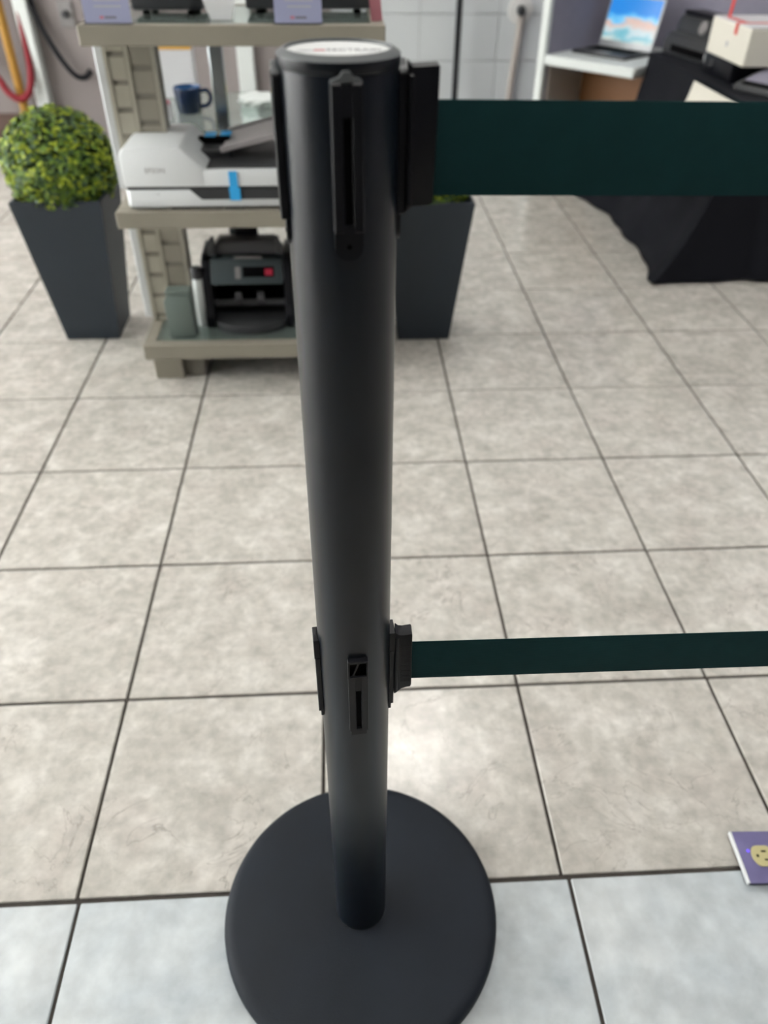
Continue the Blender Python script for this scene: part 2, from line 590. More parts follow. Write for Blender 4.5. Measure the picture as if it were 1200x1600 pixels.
# ceiling lights (three rows of two)
first = None
spots = [(0.30, 2.55), (0.30, 0.1), (-2.9, 2.4), (3.0, 2.4), (-2.9, 3.8), (3.0, 0.1), (3.4, 3.8)]  # far corner pair is added to brighten the far floor
where = ['above the display stand', 'above the barrier post', 'over the far left of the shop', 'over the far right of the shop',
         'added in the far left corner to brighten the floor', 'over the near right of the shop', 'added in the far right corner to brighten the floor']
for (x, y), w in zip(spots, where):
    if first is None:
        first = thing('ceiling_light', '', 'light', (x, y, ZC))
        fr = BM()
        for a in ((-.31, .31, -.31, -.29), (-.31, .31, .29, .31), (-.31, -.29, -.29, .29), (.29, .31, -.29, .29)):
            box(fr, *a, -0.035, 0.0)
        obj('frame', fr, M['white_paint'], first)
        obj('diffuser', box(BM(), -.289, .289, -.289, .289, -0.026, -0.012), M['panel_light'], first)
        o = first
    else:
        o = copy_tree(first)
        o.location = (x, y, ZC)
    tag(o, 'square white ceiling light panel ' + w, 'light', 'ceiling light panels')

# ------------------------------------------------------------------ barrier post
AX, AY = 0.0009, 0.4608
post = thing('barrier_post', 'black retractable belt barrier post on a round base, in the middle of the floor', 'barrier post', (AX, AY, 0))
base_prof = [(0, 0.0), (0.172, 0.0), (0.1765, 0.003), (0.178, 0.009), (0.1775, 0.016), (0.175, 0.0205), (0.170, 0.0235), (0.163, 0.025),
             (0.10, 0.0275), (0.045, 0.0295), (0.0, 0.030)]
obj('base', lathe(BM(), base_prof, 128), M['base'], post, 50)
obj('tube', lathe(BM(), [(0, 0.0285), (0.03175, 0.0285), (0.03175, 0.9925), (0, 0.9925)], 96), M['post'], post, 40)
cap = obj('cap', lathe(BM(), [(0, 0.9928), (0.0322, 0.9928), (0.0326, 0.9935), (0.0326, 0.9981), (0.0, 0.9981)], 96), M['post'], post, 30)
obj('rim', lathe(BM(), [(0.0326, 0.99812), (0.0325, 0.9984), (0.0285, 1.0008), (0.0275, 1.0008), (0.0272, 0.9990), (0, 0.9990)], 96), M['cap_rim'], cap, 30)  # paler than the cap side: its reflected light is in the colour
disc = obj('label_disc', lathe(BM(), [(0, 0.99902), (0.0270, 0.99902), (0.0270, 0.9993), (0, 0.9996)], 64), M['white_disc'], cap, 30)
disc['label'] = 'white cap label with small grey and red print'
t = xf(text_bm('SECTRAXI', 0.0069, 0.00006), Matrix.Translation((0.0080, -0.0035, 0.99964)) @ Matrix.Diagonal((0.92, 1.35, 1, 1)))
lo = obj('lettering', t, M['ink'], cap)
bm = BM()
prism(bm, [(-0.0215, -0.0062), (-0.0125, -0.0056), (-0.0125, -0.0040), (-0.0180, -0.0024)], 'z', 0.9994, 0.99966)
obj('grey_logo', bm, M['ink_pale'], cap)
bm = BM()
prism(bm, [(-0.0125, -0.0056), (-0.0065, -0.0056), (-0.0065, -0.0012), (-0.0125, -0.0016)], 'z', 0.9994, 0.99966)
obj('red_logo', bm, M['ink_red'], cap)

RT = 0.03175


def receiver(parent, ang, z0, upper):
    """belt socket, built facing -y then turned round the tube"""
    R = Matrix.Rotation(ang, 4, 'Z')
    yb = -RT + 0.0012
    bm = BM()
    if upper:
        w, zt, zl, zb, yf = 0.0083, 0.9900, 0.9168, 0.9006, -RT - 0.0042
        # raised body with a slot cut through: two rails and two bridges
        box(bm, -w, -0.0023, yf, yb, zl, zt, 0.0007)
        box(bm, 0.0023, w, yf, yb, zl, zt, 0.0007)
        box(bm, -0.0030, 0.0030, yf + .0001, yb, 0.9745, zt - .0003)
        box(bm, -0.0030, 0.0030, yf + .0001, yb, zl + .0003, 0.9205)
        r = obj('belt_socket', xf(bm, R), M['plastic'], parent, 30)
        obj('slot', xf(box(BM(), -0.0022, 0.0022, yf + .0027, yb, 0.921, 0.974), R), M['plastic_dark'], r)  # dark backing: the slot's inner shade put into colour
        # peaked top bracket, its highlight put into the paler grey
        pk = prism(BM(), [(-w, 0.9900), (w, 0.9900), (w * 0.9, 0.9912), (w * .45, 0.9925), (w * 0.22, 0.9950), (-w * 0.22, 0.9950), (-w * .45, 0.9925), (-w * 0.9, 0.9912)], 'y', yf + .0006, yb, 0.0003)
        obj('peaked_bracket', xf(pk, R), M['cap_rim'], r)
        pts = [(-w + .0004, zl), (w - .0004, zl)] + [((w - .0004) * math.cos(a), zb + .0075 + 0.0075 * -math.sin(a)) for a in [i * PI / 10 for i in range(11)]]
        tg = prism(BM(), pts, 'y', -RT - 0.0014, yb)
        tg = obj('tongue', xf(tg, R), M['plastic'], r)
        cyl = lathe(BM(), [(0, 0), (0.0014, 0), (0.0014, 0.0012), (0, 0.0012)], 16)
        xf(cyl, R @ Matrix.Translation((0, -RT - 0.0007, 0.9085)) @ Matrix.Rotation(PI / 2, 4, 'X'))
        obj('hole_disc', cyl, M['plastic_dark'], r)  # dark disc for the tongue's hole, its shade put into colour
    else:
        w, zt, zl, zb, yf = 0.0088, 0.5355, 0.4640, 0.4515, -RT - 0.0036
        box(bm, -w, -0.0024, yf, yb, 0.4600, zt, 0.0006)
        box(bm, 0.0024, w, yf, yb, 0.4600, zt, 0.0006)
        box(bm, -0.0030, 0.0030, yf + .0001, yb, 0.5180, zt - .0003)
        box(bm, -0.0030, 0.0030, yf + .0001, yb, 0.4602, 0.4636)
        r = obj('belt_socket', xf(bm, R), M['plastic'], parent, 30)
        obj('slot', xf(box(BM(), -0.0023, 0.0023, yf + .0024, yb, 0.4637, 0.5178), R), M['plastic_dark'], r)  # lower slot's shade, put into a near-black backing
        # open square pocket on top
        pk = BM()
        box(pk, -w, -w + .0016, yf - .0006, yb, zt, 0.5560, 0.0004)
        box(pk, w - .0016, w, yf - .0006, yb, zt, 0.5560, 0.0004)
        box(pk, -w, w, yf - .0006, yf + .0012, zt - .001, zt + .0025, 0.0004)
        box(pk, -w, w, yf - .0006, yb, 0.5545, 0.5580, 0.0005)
        prism(pk, [(-w + .003, zt + .002), (-w + .0048, zt + .002), (0.0016, 0.5545), (0.0, 0.5545)], 'y', yf + .0004, yf + .0016)  # diagonal bar added in place of a highlight in the pocket
        obj('pocket_back', xf(box(BM(), -w + .001, w - .001, yb - .0012, yb, zt, 0.556), R), M['plastic_dark'], r)  # pocket's inner shade put into a dark back
        obj('pocket', xf(pk, R), M['plastic'], r)
        tg = box(BM(), -w + .0012, w - .0012, -RT - 0.0016, yb, 0.4515, 0.4605, 0.0004)
        obj('tongue', xf(tg, R), M['plastic'], r)
    return r


TILT = math.radians(6.0)
for k in range(4):
    receiver(post, TILT + k * PI / 2, 0, True)
for k in range(4):
    receiver(post, TILT * 0.8 + k * PI / 2, 0, False)


def belt(name, label, z0, z1, clip, slope, stub):
    o = thing(name, label, 'belt', (AX, AY, 0), math.radians(0.3), 'belts clipped to the barrier post')
    bm = BM()
    n = 60
    xs = [0.047 + i * (1.15 - 0.047) / n for i in range(n + 1)]
    grid = []
    for x in xs:
        zz = slope(x)
        row = []
        for q in (0, 0.04, 0.5, 0.96, 1):
            row.append((x, 0.0006 if 0 < q < 1 else 0.0003, z0 + (z1 - z0) * q + zz))
        grid.append(row)
    F = [[bm.verts.new((p[0], -p[1], p[2])) for p in r] for r in grid]
    B = [[bm.verts.new((p[0], p[1], p[2])) for p in r] for r in grid]
    for i in range(n):
        for q in range(4):
            bm.faces.new((F[i][q], F[i + 1][q], F[i + 1][q + 1], F[i][q + 1]))
            bm.faces.new((B[i][q], B[i][q + 1], B[i + 1][q + 1], B[i + 1][q]))
        bm.faces.new((F[i][0], B[i][0], B[i + 1][0], F[i + 1][0]))
        bm.faces.new((F[i][4], F[i + 1][4], B[i + 1][4], B[i][4]))
    obj('webbing', bm, M['belt'], o, 60)
    c = obj('belt_clip', prism(BM(), clip, 'y', -0.0062, 0.0062, 0.0008), M['plastic'], o, 30)
    return o, c


RX = RT + 0.0046
b1, c1 = belt('barrier_belt', 'wide dark green belt stretched from the top of the black post', 0.926, 0.976,
              [(RX, 0.9945), (0.0385, 0.9925), (0.0400, 0.9924), (0.0525, 0.9930), (0.0529, 0.9924), (0.0520, 0.9235), (0.0500, 0.9222), (0.0400, 0.9215), (RX, 0.9185)],
              lambda x: -0.006 * (x - 0.05) / 0.5, 0)
obj('clip_ridge', box(BM(), RX + .0002, RX + .0035, -0.0072, 0.0072, 0.9215, 0.9890, 0.0008), M['plastic'], c1, 30)
b2, c2 = belt('barrier_belt', 'dark green belt stretched from halfway down the black post', 0.4893, 0.5398,
              [(RX, 0.5595), (0.0395, 0.5560), (0.0430, 0.5555), (0.0505, 0.5568), (0.0514, 0.5555), (0.0522, 0.4870), (0.0514, 0.4842), (0.0480, 0.4838), (0.0430, 0.4818), (0.0395, 0.4770), (RX, 0.4740)],
              lambda x: -0.0035 * (x - 0.05) / 0.25, 0)
obj('clip_ridge', box(BM(), RX + .0002, RX + .0032, -0.0070, 0.0070, 0.4770, 0.5530, 0.0008), M['plastic'], c2, 30)
bm = BM()
for i in range(22):
    box(bm, 0.0415, 0.0508, -0.0065, -0.0055, 0.4925 + i * .0024, 0.4937 + i * .0024, 0.0002)
obj('grip_ribs', bm, M['plastic'], c2)

# ------------------------------------------------------------------ floor outlet box at the right edge
ob = thing('floor_outlet', 'purple floor power outlet plate with white edge and beige socket, at right edge of frame', 'outlet', (0.529, 0.471, 0), math.radians(-2))
obj('plate', box(BM(), 0.0035, 0.118, 0.0, 0.074, 0.0075, 0.012, 0.0012, 2), M['purple_plate'], ob, 40)
e = obj('side_strip', box(BM(), 0.0, 0.0035, 0.0, 0.074, 0.006, 0.0125, 0.0006), M['white_plastic'], ob)
e['label'] = 'white strip along the plate edge'
obj('housing', box(BM(), 0.006, 0.115, 0.003, 0.070, 0.0, 0.0075), M['plastic_dark'], ob)
for q in (0, 1):
    cx_ = 0.036 + q * 0.040
    bm = lathe(BM(), [(0, 0.0119), (0.0165, 0.0119), (0.0170, 0.0128), (0.0160, 0.0138), (0, 0.0138)], 28)
    for v in bm.verts:
        v.co.y = max(-0.0140, min(0.0140, v.co.y)) * 1.05
    xf(bm, Matrix.Translation((cx_, 0.037, 0)))
    so = obj('socket_face', bm, M['socket'], ob, 40)
    bm = BM()
    box(bm, cx_ - 0.002, cx_ + 0.005, 0.0420, 0.0445, 0.01375, 0.0139)
    box(bm, cx_ - 0.001, cx_ + 0.004, 0.0300, 0.0325, 0.01375, 0.0139)
    box(bm, cx_ - 0.0105, cx_ - 0.0072, 0.0350, 0.0390, 0.01375, 0.0139)
    obj('socket_slots', bm, M['plastic_dark'], so)
obj('indicator_light', lathe(BM(), [(0, 0.012), (0.0022, 0.012), (0.0020, 0.0126), (0, 0.0128)], 14, 0.017, 0.045), M['led_blue'], ob)

# ------------------------------------------------------------------ topiary planters
def leaf_ball(r, n, seed):
    rnd = random.Random(seed)
    vs, fs, ms = [], [], []
    for i in range(n):
        z = rnd.uniform(-0.75, 1)
        a = rnd.uniform(0, 2 * PI)
        q = math.sqrt(max(0, 1 - z * z))
        d = Vector((q * math.cos(a), q * math.sin(a), z))
        p = d * r * rnd.uniform(0.84, 1.02)
        nrm = (d + Vector((rnd.uniform(-1, 1), rnd.uniform(-1, 1), rnd.uniform(-.4, 1))) * 0.65).normalized()
        u = nrm.cross(Vector((rnd.uniform(-1, 1), rnd.uniform(-1, 1), rnd.uniform(-1, 1)))).normalized()
        w = nrm.cross(u)
        L_, B_ = rnd.uniform(0.0060, 0.0105), rnd.uniform(0.0038, 0.0062)
        k = len(vs)
        vs += [p - u * L_, p - u * L_ * .3 + w * B_ + nrm * .0015, p + u * L_ * .5 + w * B_ * .8 + nrm * .0015, p + u * L_, p + u * L_ * .5 - w * B_ * .8 + nrm * .0015,
               p - u * L_ * .3 - w * B_ + nrm * .0015]
        fs += [(k, k + 1, k + 2, k + 3), (k, k + 3, k + 4, k + 5)]
        c = rnd.random()
        mi = 0 if c < 0.34 else (1 if c < 0.74 else 2)
        ms += [mi, mi]
    me = bpy.data.meshes.new('foliage')
    me.from_pydata([tuple(v) for v in vs], [], fs)
    for mm in ('leaf_a', 'leaf_b', 'leaf_c'):
        me.materials.append(M[mm])
    me.polygons.foreach_set('material_index', ms)
    return me


def planter(x, y, rb, label, seed, zb):
    o = thing('potted_topiary', label, 'plant', (x, y, 0), 0, 'topiary planters beside the display stand')
    H = 0.412
    bm = BM()

    def ring(h, z):
        return [bm.verts.new((sx * h, s2 * h, z)) for sx, s2 in ((-1, -1), (1, -1), (1, 1), (-1, 1))]
    rr = [ring(0.074, 0.0), ring(0.077, 0.004), ring(0.1185, H - .003), ring(0.117, H), ring(0.110, H), ring(0.107, H - 0.045)]
    for a, b in zip(rr[:-1], rr[1:]):
        for i in range(4):
            bm.faces.new((a[i], a[(i + 1) % 4], b[(i + 1) % 4], b[i]))
    bm.faces.new(rr[0][::-1])
    bm.faces.new(rr[-1])
    obj('pot', bm, M['planter'], o)
    obj('soil', box(BM(), -.105, .105, -.105, .105, H - .044, H - .02), M['soil'], o)
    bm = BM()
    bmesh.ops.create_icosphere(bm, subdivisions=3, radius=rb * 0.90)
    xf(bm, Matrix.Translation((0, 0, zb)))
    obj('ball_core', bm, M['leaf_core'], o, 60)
    f = bpy.data.objects.new('foliage', leaf_ball(rb, 5600, seed))
    COL.objects.link(f)
    f.parent = o
    f.location = (0, 0, zb)
    f.scale = (1, 1, 0.95)
    f['kind'] = 'stuff'
    return o


planter(-0.748, 2.24, 0.146, 'round clipped boxwood ball in a tall dark tapered pot, left of the display stand', 3, 0.475)
planter(0.237, 2.20, 0.126, 'dark tapered pot with clipped boxwood ball, half hidden behind the barrier post', 5, 0.458)

# ------------------------------------------------------------------ display stand
ds = thing('display_stand', 'taupe display stand with glass shelves and slotted columns behind the barrier post', 'display stand', (-0.212, 1.87, 0))
SL, SR, SD = -0.315, 0.315, 0.36


def shelf(name, z0, z1, rail):
    bm = BM()
    box(bm, SL, SR, 0.0, rail, z0, z1, 0.002)
    box(bm, SL, SR, SD - rail, SD, z0, z1, 0.002)
    box(bm, SL, SL + rail, rail, SD - rail, z0, z1, 0.002)
    box(bm, SR - rail, SR, rail, SD - rail, z0, z1, 0.002)
    s = obj(name, bm, M['taupe'], ds)
    g = obj('glass_panel', box(BM(), SL + rail, SR - rail, rail, SD - rail, z1 - 0.008, z1 - 0.001), M['glass'], s)
    obj('shelf_board', box(BM(), SL + rail, SR - rail, rail, SD - rail, z0, z0 + .006), M['green_grey'] if name != 'middle_shelf' else M['taupe'], s)
    return s


shelf('top_shelf', 0.800, 0.838, 0.03)
shelf('middle_shelf', 0.426, 0.465, 0.03)
shelf('bottom_shelf', 0.082, 0.123, 0.03)


def column(x0):
    c = obj('column', box(BM(), x0, x0 + 0.112, 0.1555, 0.215, 0.123, 0.800), M['taupe_dark'], ds)
    # thin uprights
    bm = BM()
    for zz0, zz1 in ((0.124, 0.4255), (0.4655, 0.7995)):
        for xa, xb in ((x0 - .002, x0 + .008), (x0 + .045, x0 + .055), (x0 + .104, x0 + .114)):
            box(bm, xa, xb, 0.150, 0.168, zz0, zz1)
    obj('upright', bm, M['taupe_light'], c)
    for zz0, zz1 in ((0.124, 0.4255), (0.4655, 0.7995)):
        for xa, xb, ph in ((x0 + .008, x0 + .045, 0.041), (x0 + .055, x0 + .104, 0.012)):
            z = 0.7995 - ph - 0.0568 * 20
            first_ = True
            while z < zz1:
                a, b = max(z + 0.0110, zz0), min(z + 0.0568, zz1)
                if b - a > 0.006:
                    obj('panel', box(BM(), xa + .0005, xb - .0005, 0.152, 0.166, a, b, 0.001), M['taupe_light'] if xa < x0 + .02 else M['taupe'], c)
                z += 0.0568
    return c


column(-0.310)
column(0.198)
for xa in (SL - 0.022,):
    for z0, z1 in ((0.124, 0.4255), (0.4655, 0.7995)):
        p_ = obj('side_post', box(BM(), xa + .0, xa + .026, 0.17, 0.20, z0, z1, 0.004), M['silver'], ds)
for z0, z1 in ((0.124, 0.4255), (0.4655, 0.7995)):
    obj('rear_post', box(BM(), -0.101, -0.067, 0.318, 0.345, z0, z1, 0.003), M['chrome'], ds)
for xa, sg in ((-0.308, 1), (0.16, -1)):
    obj('foot', box(BM(), xa, xa + .078, 0.047, 0.13, 0.0, 0.082, 0.003), M['taupe'], ds)
    obj('foot', box(BM(), xa, xa + .078, 0.25, 0.33, 0.0, 0.082, 0.003), M['taupe'], ds)
    obj('shaded_foot_block', box(BM(), xa + (.078 if sg > 0 else -.057), xa + (.135 if sg > 0 else 0), 0.062, 0.30, 0.0, 0.078, 0.002), M['taupe_dark'], ds)  # darker block: shadow on the foot's side put into its colour

ZT, ZM, ZB = 0.838, 0.465, 0.122   # glass tops


def sign(x, label, w):
    o = thing('sign_holder', label, 'sign', (x, 1.874, ZT), 0, 'lilac cards on the top shelf')
    obj('holder', box(BM(), -w / 2, w / 2, 0.0045, 0.007, 0, 0.152), M['acrylic'], o)
    obj('foot', box(BM(), -w / 2, w / 2, 0.002, 0.05, 0, 0.0025), M['acrylic'], o)
    obj('card', box(BM(), -w / 2 + .002, w / 2 - .002, 0.0028, 0.0042, 0.0027, 0.150), M['lilac'], o)
    bm = BM()
    rnd = random.Random(int(x * 1000))
    for zz in (0.030, 0.041, 0.052, 0.064, 0.076, 0.088):
        l = rnd.uniform(0.022, 0.030)
        box(bm, -l + .004, l + .002, 0.0025, 0.0029, zz, zz + 0.0032)
    obj('print_line', bm, M['ink_pale'], o)
    bm = BM()
    box(bm, -0.006, 0.017, 0.0025, 0.0029, 0.0105, 0.0145)
    obj('logo_print', bm, M['ink'], o)
    obj('red_logo_print', box(BM(), -0.016, -0.008, 0.0025, 0.0029, 0.010, 0.015), M['ink_red'], o)
    return o


sign(-0.461, 'lilac price card in a clear holder at the left end of the top shelf', 0.097)
sign(-0.076, 'lilac price card in a clear holder on the top shelf, nearest the post', 0.101)


def device(x0, x1, y, label, h=0.16):
    o = thing('label_printer', label, 'printer', ((x0 + x1) / 2, y, ZT))
    w = (x1 - x0) / 2
    d = 0.13
    obj('body', prism(BM(), [(0.0, 0.008), (0.0, 0.10), (0.03, h), (d, h), (d, 0.008)], 'x', -w, w, 0.006), M['dark_grey'], o, 30)
    obj('front_door', box(BM(), w * 0.30, w * 0.92, -0.004, 0.001, 0.03, 0.095, 0.002), M['plastic_dark'], o)
    for sx in (-1, 1):
        for yy in (0.012, d - .02):
            obj('foot', lathe(BM(), [(0, 0), (0.009, 0), (0.007, 0.009), (0, 0.009)], 14, sx * (w - .03), yy), M['plastic_dark'], o)
    return o


device(-0.445, -0.288, 2.03, 'squat black device on small feet, left half of the top shelf')
device(-0.198, 0.080, 2.05, 'wide black device on small feet behind the price card nearest the post')
o = tag(obj('red_card', xf(box(BM(), -0.012, 0.012, 0, 0.002, 0, 0.075), Matrix.Translation((0.088, 1.93, ZT)) @ Matrix.Rotation(-0.12, 4, 'Y')), M['red_plain']),
        'small red card standing at the right end of the top shelf', 'card')
xf_ = None
# white panel added in place of the bright wall between the two devices
o = thing('bright_gap_panel', 'white panel added in place of the bright wall between the two black devices on the top shelf', 'paper', (-0.242, 1.945, ZT))
bm = BM()
prism(bm, [(-0.022, 0.0), (0.022, 0.0), (0.038, 0.05), (0.038, 0.17), (-0.040, 0.17), (-0.040, 0.05)], 'y', 0.0, 0.0015)
obj('sheet', bm, M['bright_gap'], o)
obj('gap_panel_foot', box(BM(), -0.02, 0.02, 0.0015, 0.05, 0.0, 0.002), M['paper'], o)

# ------------------------------------------------------------------ flatbed scanner on the middle shelf
sc = thing('flatbed_scanner', 'white and grey flatbed scanner with top paper tray on the middle shelf', 'scanner', (-0.498, 1.885, ZM))
SW, SDp = 0.44, 0.30
# base: plan outline with cut front corner, front dark strip
bm = BM()
prism(bm, [(0.010, 0.0), (SW, 0.0), (SW, SDp), (0.0, SDp), (0.0, 0.012)], 'z', 0.006, 0.046, 0.004)
obj('base', bm, M['white_plastic'], sc, 30)
obj('front_strip', prism(BM(), [(0.150, 0.046), (0.175, 0.024), (SW - .002, 0.024), (SW - .002, 0.046)], 'y', -0.0025, 0.003), M['dark_grey'], sc)
for xa in (0.10, 0.225, 0.38):
    obj('foot', box(BM(), xa, xa + .045, 0.004, 0.03, 0.0, 0.007), M['dark_grey'], sc)
# lid: left feeder housing and lower flat right part
lid = obj('lid', box(BM(), 0.002, SW, -0.001, SDp - .01, 0.051, 0.088, 0.005, 2), M['white_plastic'], sc, 30)
bm = prism(BM(), [(0.0, 0.053), (-0.001, 0.120), (0.012, 0.137), (0.140, 0.137), (0.190, 0.090), (0.190, 0.053)], 'y', -0.002, 0.225, 0.007)
obj('feeder_cover', bm, M['white_plastic'], sc, 25)
obj('parting_gap', box(BM(), 0.006, SW - .003, 0.001, SDp - .015, 0.0455, 0.0515), M['dark_grey'], sc)
# dark feeder well
obj('feeder_well', box(BM(), 0.165, 0.245, 0.09, 0.24, 0.086, 0.108, 0.004), M['dark_grey'], sc)
obj('feed_roller', tube(BM(), [(0.160, 0.16, 0.114), (0.235, 0.16, 0.114)], 0.010, 12, 1), M['plastic_dark'], sc, 40)
obj('blue_tape', box(BM(), 0.175, 0.200, 0.15, 0.19, 0.1235, 0.1255), M['blue_tape'], sc)
obj('blue_tape', box(BM(), 0.212, 0.236, 0.16, 0.20, 0.1235, 0.1255), M['blue_tape'], sc)
# output tray and raised input tray
obj('output_tray', box(BM(), 0.192, SW - .01, 0.014, 0.25, 0.087, 0.092, 0.002), M['dark_grey'], sc)
tr = BM()
box(tr, 0.0, 0.215, 0.0, 0.19, 0.0, 0.007, 0.002)
box(tr, 0.0, 0.215, 0.0, 0.007, 0.007, 0.013)
box(tr, 0.0, 0.215, 0.183, 0.19, 0.007, 0.013)
xf(tr, Matrix.Translation((0.222, 0.07, 0.106)) @ Matrix.Rotation(math.radians(-13), 4, 'Y'))
obj('input_tray', tr, M['tray_grey'], sc)
bm = BM()
box(bm, 0.243, 0.262, -0.0045, -0.0015, 0.046, 0.086, 0.0005)
box(bm, 0.241, 0.266, -0.0055, -0.0028, 0.022, 0.050, 0.0005)
obj('tape_strip', bm, M['blue_tape'], sc)['label'] = 'bright blue packing tape over the lid edge'
t = xf(text_bm('EPSON', 0.0150, 0.0002), Matrix.Translation((0.077, -0.0021, 0.088)) @ Matrix.Rotation(PI / 2, 4, 'X'))
obj('lettering', t, M['mid_grey'], sc)
t = xf(text_bm('DS', 0.007, 0.0002), Matrix.Translation((0.075, -0.0006, 0.036)) @ Matrix.Rotation(PI / 2, 4, 'X'))
obj('model_lettering', t, M['ink_pale'], sc)

# ------------------------------------------------------------------ money counter on the bottom shelf
mc = thing('money_counter', 'black banknote counter with a red digit display on the bottom shelf', 'money counter', (-0.252, 1.95, ZB))
CW = 0.118
side = [(0.02, 0.0), (0.20, 0.0), (0.20, 0.15), (0.165, 0.19), (0.075, 0.185), (0.05, 0.175), (0.035, 0.125), (0.03, 0.06), (0.015, 0.035)]
for sx in (-1, 1):
    a, b = (-CW, -CW + .022) if sx < 0 else (CW - .022, CW)
    obj('side_cheek', prism(BM(), side, 'x', a, b, 0.004), M['plastic'], mc, 30)
obj('rear_body', box(BM(), -CW + .022, CW - .022, 0.11, 0.20, 0.0, 0.15, 0.003), M['plastic_dark'], mc)
obj('control_panel', prism(BM(), [(0.028, 0.118), (0.055, 0.176), (0.15, 0.186), (0.15, 0.118)], 'x', -CW + .024, CW - .024, 0.003), M['teal_panel'], mc, 30)
obj('display_window', xf(box(BM(), -0.010, 0.072, -0.001, 0.001, 0.0, 0.026), Matrix.Translation((0, 0.036, 0.136)) @ Matrix.Rotation(math.radians(-25), 4, 'X')), M['plastic_dark'], mc)
obj('red_digits', xf(box(BM(), 0.048, 0.068, -0.002, -0.0005, 0.004, 0.020), Matrix.Translation((0, 0.036, 0.136)) @ Matrix.Rotation(math.radians(-25), 4, 'X')), M['red_led'], mc)
bm = BM()
box(bm, -0.030, 0.042, 0.052, 0.066, 0.1785, 0.1825, 0.001)
obj('name_plate', xf(bm, Matrix.Translation((0, 0, 0))), M['mid_grey'], mc)
obj('front_keys', xf(box(BM(), -0.030, -0.016, -0.001, 0.001, 0.0, 0.03), Matrix.Translation((0, 0.035, 0.132)) @ Matrix.Rotation(math.radians(-25), 4, 'X')), M['mid_grey'], mc)
# hopper on top: funnel with two ears and a tall back plate
bm = BM()
prism(bm, [(-0.098, 0.183), (-0.072, 0.215), (0.072, 0.215), (0.098, 0.183)], 'y', 0.075, 0.135, 0.003)
obj('hopper', bm, M['tray_dark'], mc, 30)
obj('back_plate', prism(BM(), [(-0.030, 0.20), (-0.026, 0.262), (0.028, 0.262), (0.032, 0.20)], 'y', 0.125, 0.140, 0.003), M['plastic'], mc, 30)
for sx in (-1, 1):
    obj('note_guide', prism(BM(), [(sx * 0.080, 0.185), (sx * 0.098, 0.185), (sx * 0.088, 0.232), (sx * 0.078, 0.232)], 'y', 0.06, 0.075, 0.002), M['dark_grey'], mc)
# stacker tray with rounded front and two wheels
pts = [(CW - .024) * 1.0 * 0 + 0 for _ in ()]
arc = [((CW - .018) * math.cos(a), 0.045 - 0.068 * math.sin(a)) for a in [i * PI / 16 for i in range(17)]]
bm = prism(BM(), [(CW - .018, 0.112), ] + arc + [(-CW + .018, 0.112)], 'z', 0.0, 0.022, 0.004)
obj('stacker_tray', bm, M['dark_grey'], mc, 30)
obj('tray_crossbar', box(BM(), -CW + .023, CW - .023, 0.05, 0.06, 0.05, 0.066, 0.002), M['dark_grey'], mc)
for sx in (-1, 1):
    w_ = tube(BM(), [(sx * 0.030 - 0.008, 0.055, 0.072), (sx * 0.030 + 0.008, 0.055, 0.072)], 0.016, 18, 1)
    obj('stacker_wheel', w_, M['tray_dark'], mc, 40)

o = thing('plastic_box', 'grey-green plastic box standing on the bottom shelf left of the money counter', 'box', (-0.428, 1.915, ZB))
obj('body', prism(BM(), [(-0.034, 0.0), (0.034, 0.0), (0.034, 0.118), (-0.024, 0.122), (-0.036, 0.10)], 'y', 0.0, 0.045, 0.004), M['green_grey'], o, 30)
obj('lid', box(BM(), -0.030, 0.034, 0.001, 0.044, 0.1205, 0.127, 0.002), M['green_grey'], o)
o = thing('white_tube', 'slim white tube with dark cap standing between column and money counter', 'tube', (-0.384, 1.995, ZB))
obj('body', lathe(BM(), [(0, 0), (0.013, 0), (0.014, 0.004), (0.014, 0.125), (0.011, 0.132), (0, 0.132)], 20), M['white_paint'], o, 40)
obj('cap', lathe(BM(), [(0, 0.1322), (0.0145, 0.1322), (0.0145, 0.158), (0.012, 0.162), (0, 0.162)], 20), M['dark_grey'], o, 40)

# ------------------------------------------------------------------ glass table behind the stand, with things on it
gt = thing('glass_table', 'low glass table behind the display stand, carrying a navy mug', 'table', (-0.37, 2.75, 0))
obj('table_top', box(BM(), -0.27, 0.30, -0.27, 0.27, 0.490, 0.5, 0.002), M['glass'], gt)
for sx in (-0.25, 0.28):
    for s2 in (-0.25, 0.25):
        obj('leg', tube(BM(), [(sx, s2, 0), (sx, s2, 0.49)], 0.010, 12, 1), M['chrome'], gt, 40)
mg = thing('mug', 'navy blue mug with handle seen above the white scanner', 'mug', (-0.466, 2.72, 0.5), math.radians(12))
mg.scale = (0.93, 0.93, 1.0)
obj('body', lathe(BM(), [(0, 0), (0.037, 0), (0.0405, 0.004), (0.046, 0.068), (0.0455, 0.071), (0.043, 0.069), (0.0375, 0.008), (0, 0.007)], 36), M['mug_blue'], mg, 40)
obj('inner_glaze', lathe(BM(), [(0.0457, 0.0712), (0.0440, 0.0728), (0.0425, 0.0690), (0.0410, 0.045)], 36), M['mug_rim'], mg, 40)
obj('handle', tube(BM(), [(0.042, -0.008, 0.060), (0.064, -0.012, 0.061), (0.074, -0.013, 0.042), (0.064, -0.012, 0.022), (0.040, -0.008, 0.016)], 0.0066, 10, 6), M['mug_blue'], mg, 60)
o = thing('carton', 'tall white carton with amber top edge behind the navy mug', 'box', (-0.535, 2.93, 0.5))
obj('body', box(BM(), -0.062, 0.062, 0.0, 0.06, 0.0, 0.140, 0.002), M['carton'], o)
obj('amber_top', box(BM(), -0.062, 0.062, 0.0, 0.06, 0.140, 0.160, 0.002), M['amber'], o)
o = thing('small_carton', 'small white carton with red corner left of the navy mug', 'box', (-0.535, 2.60, 0.5))
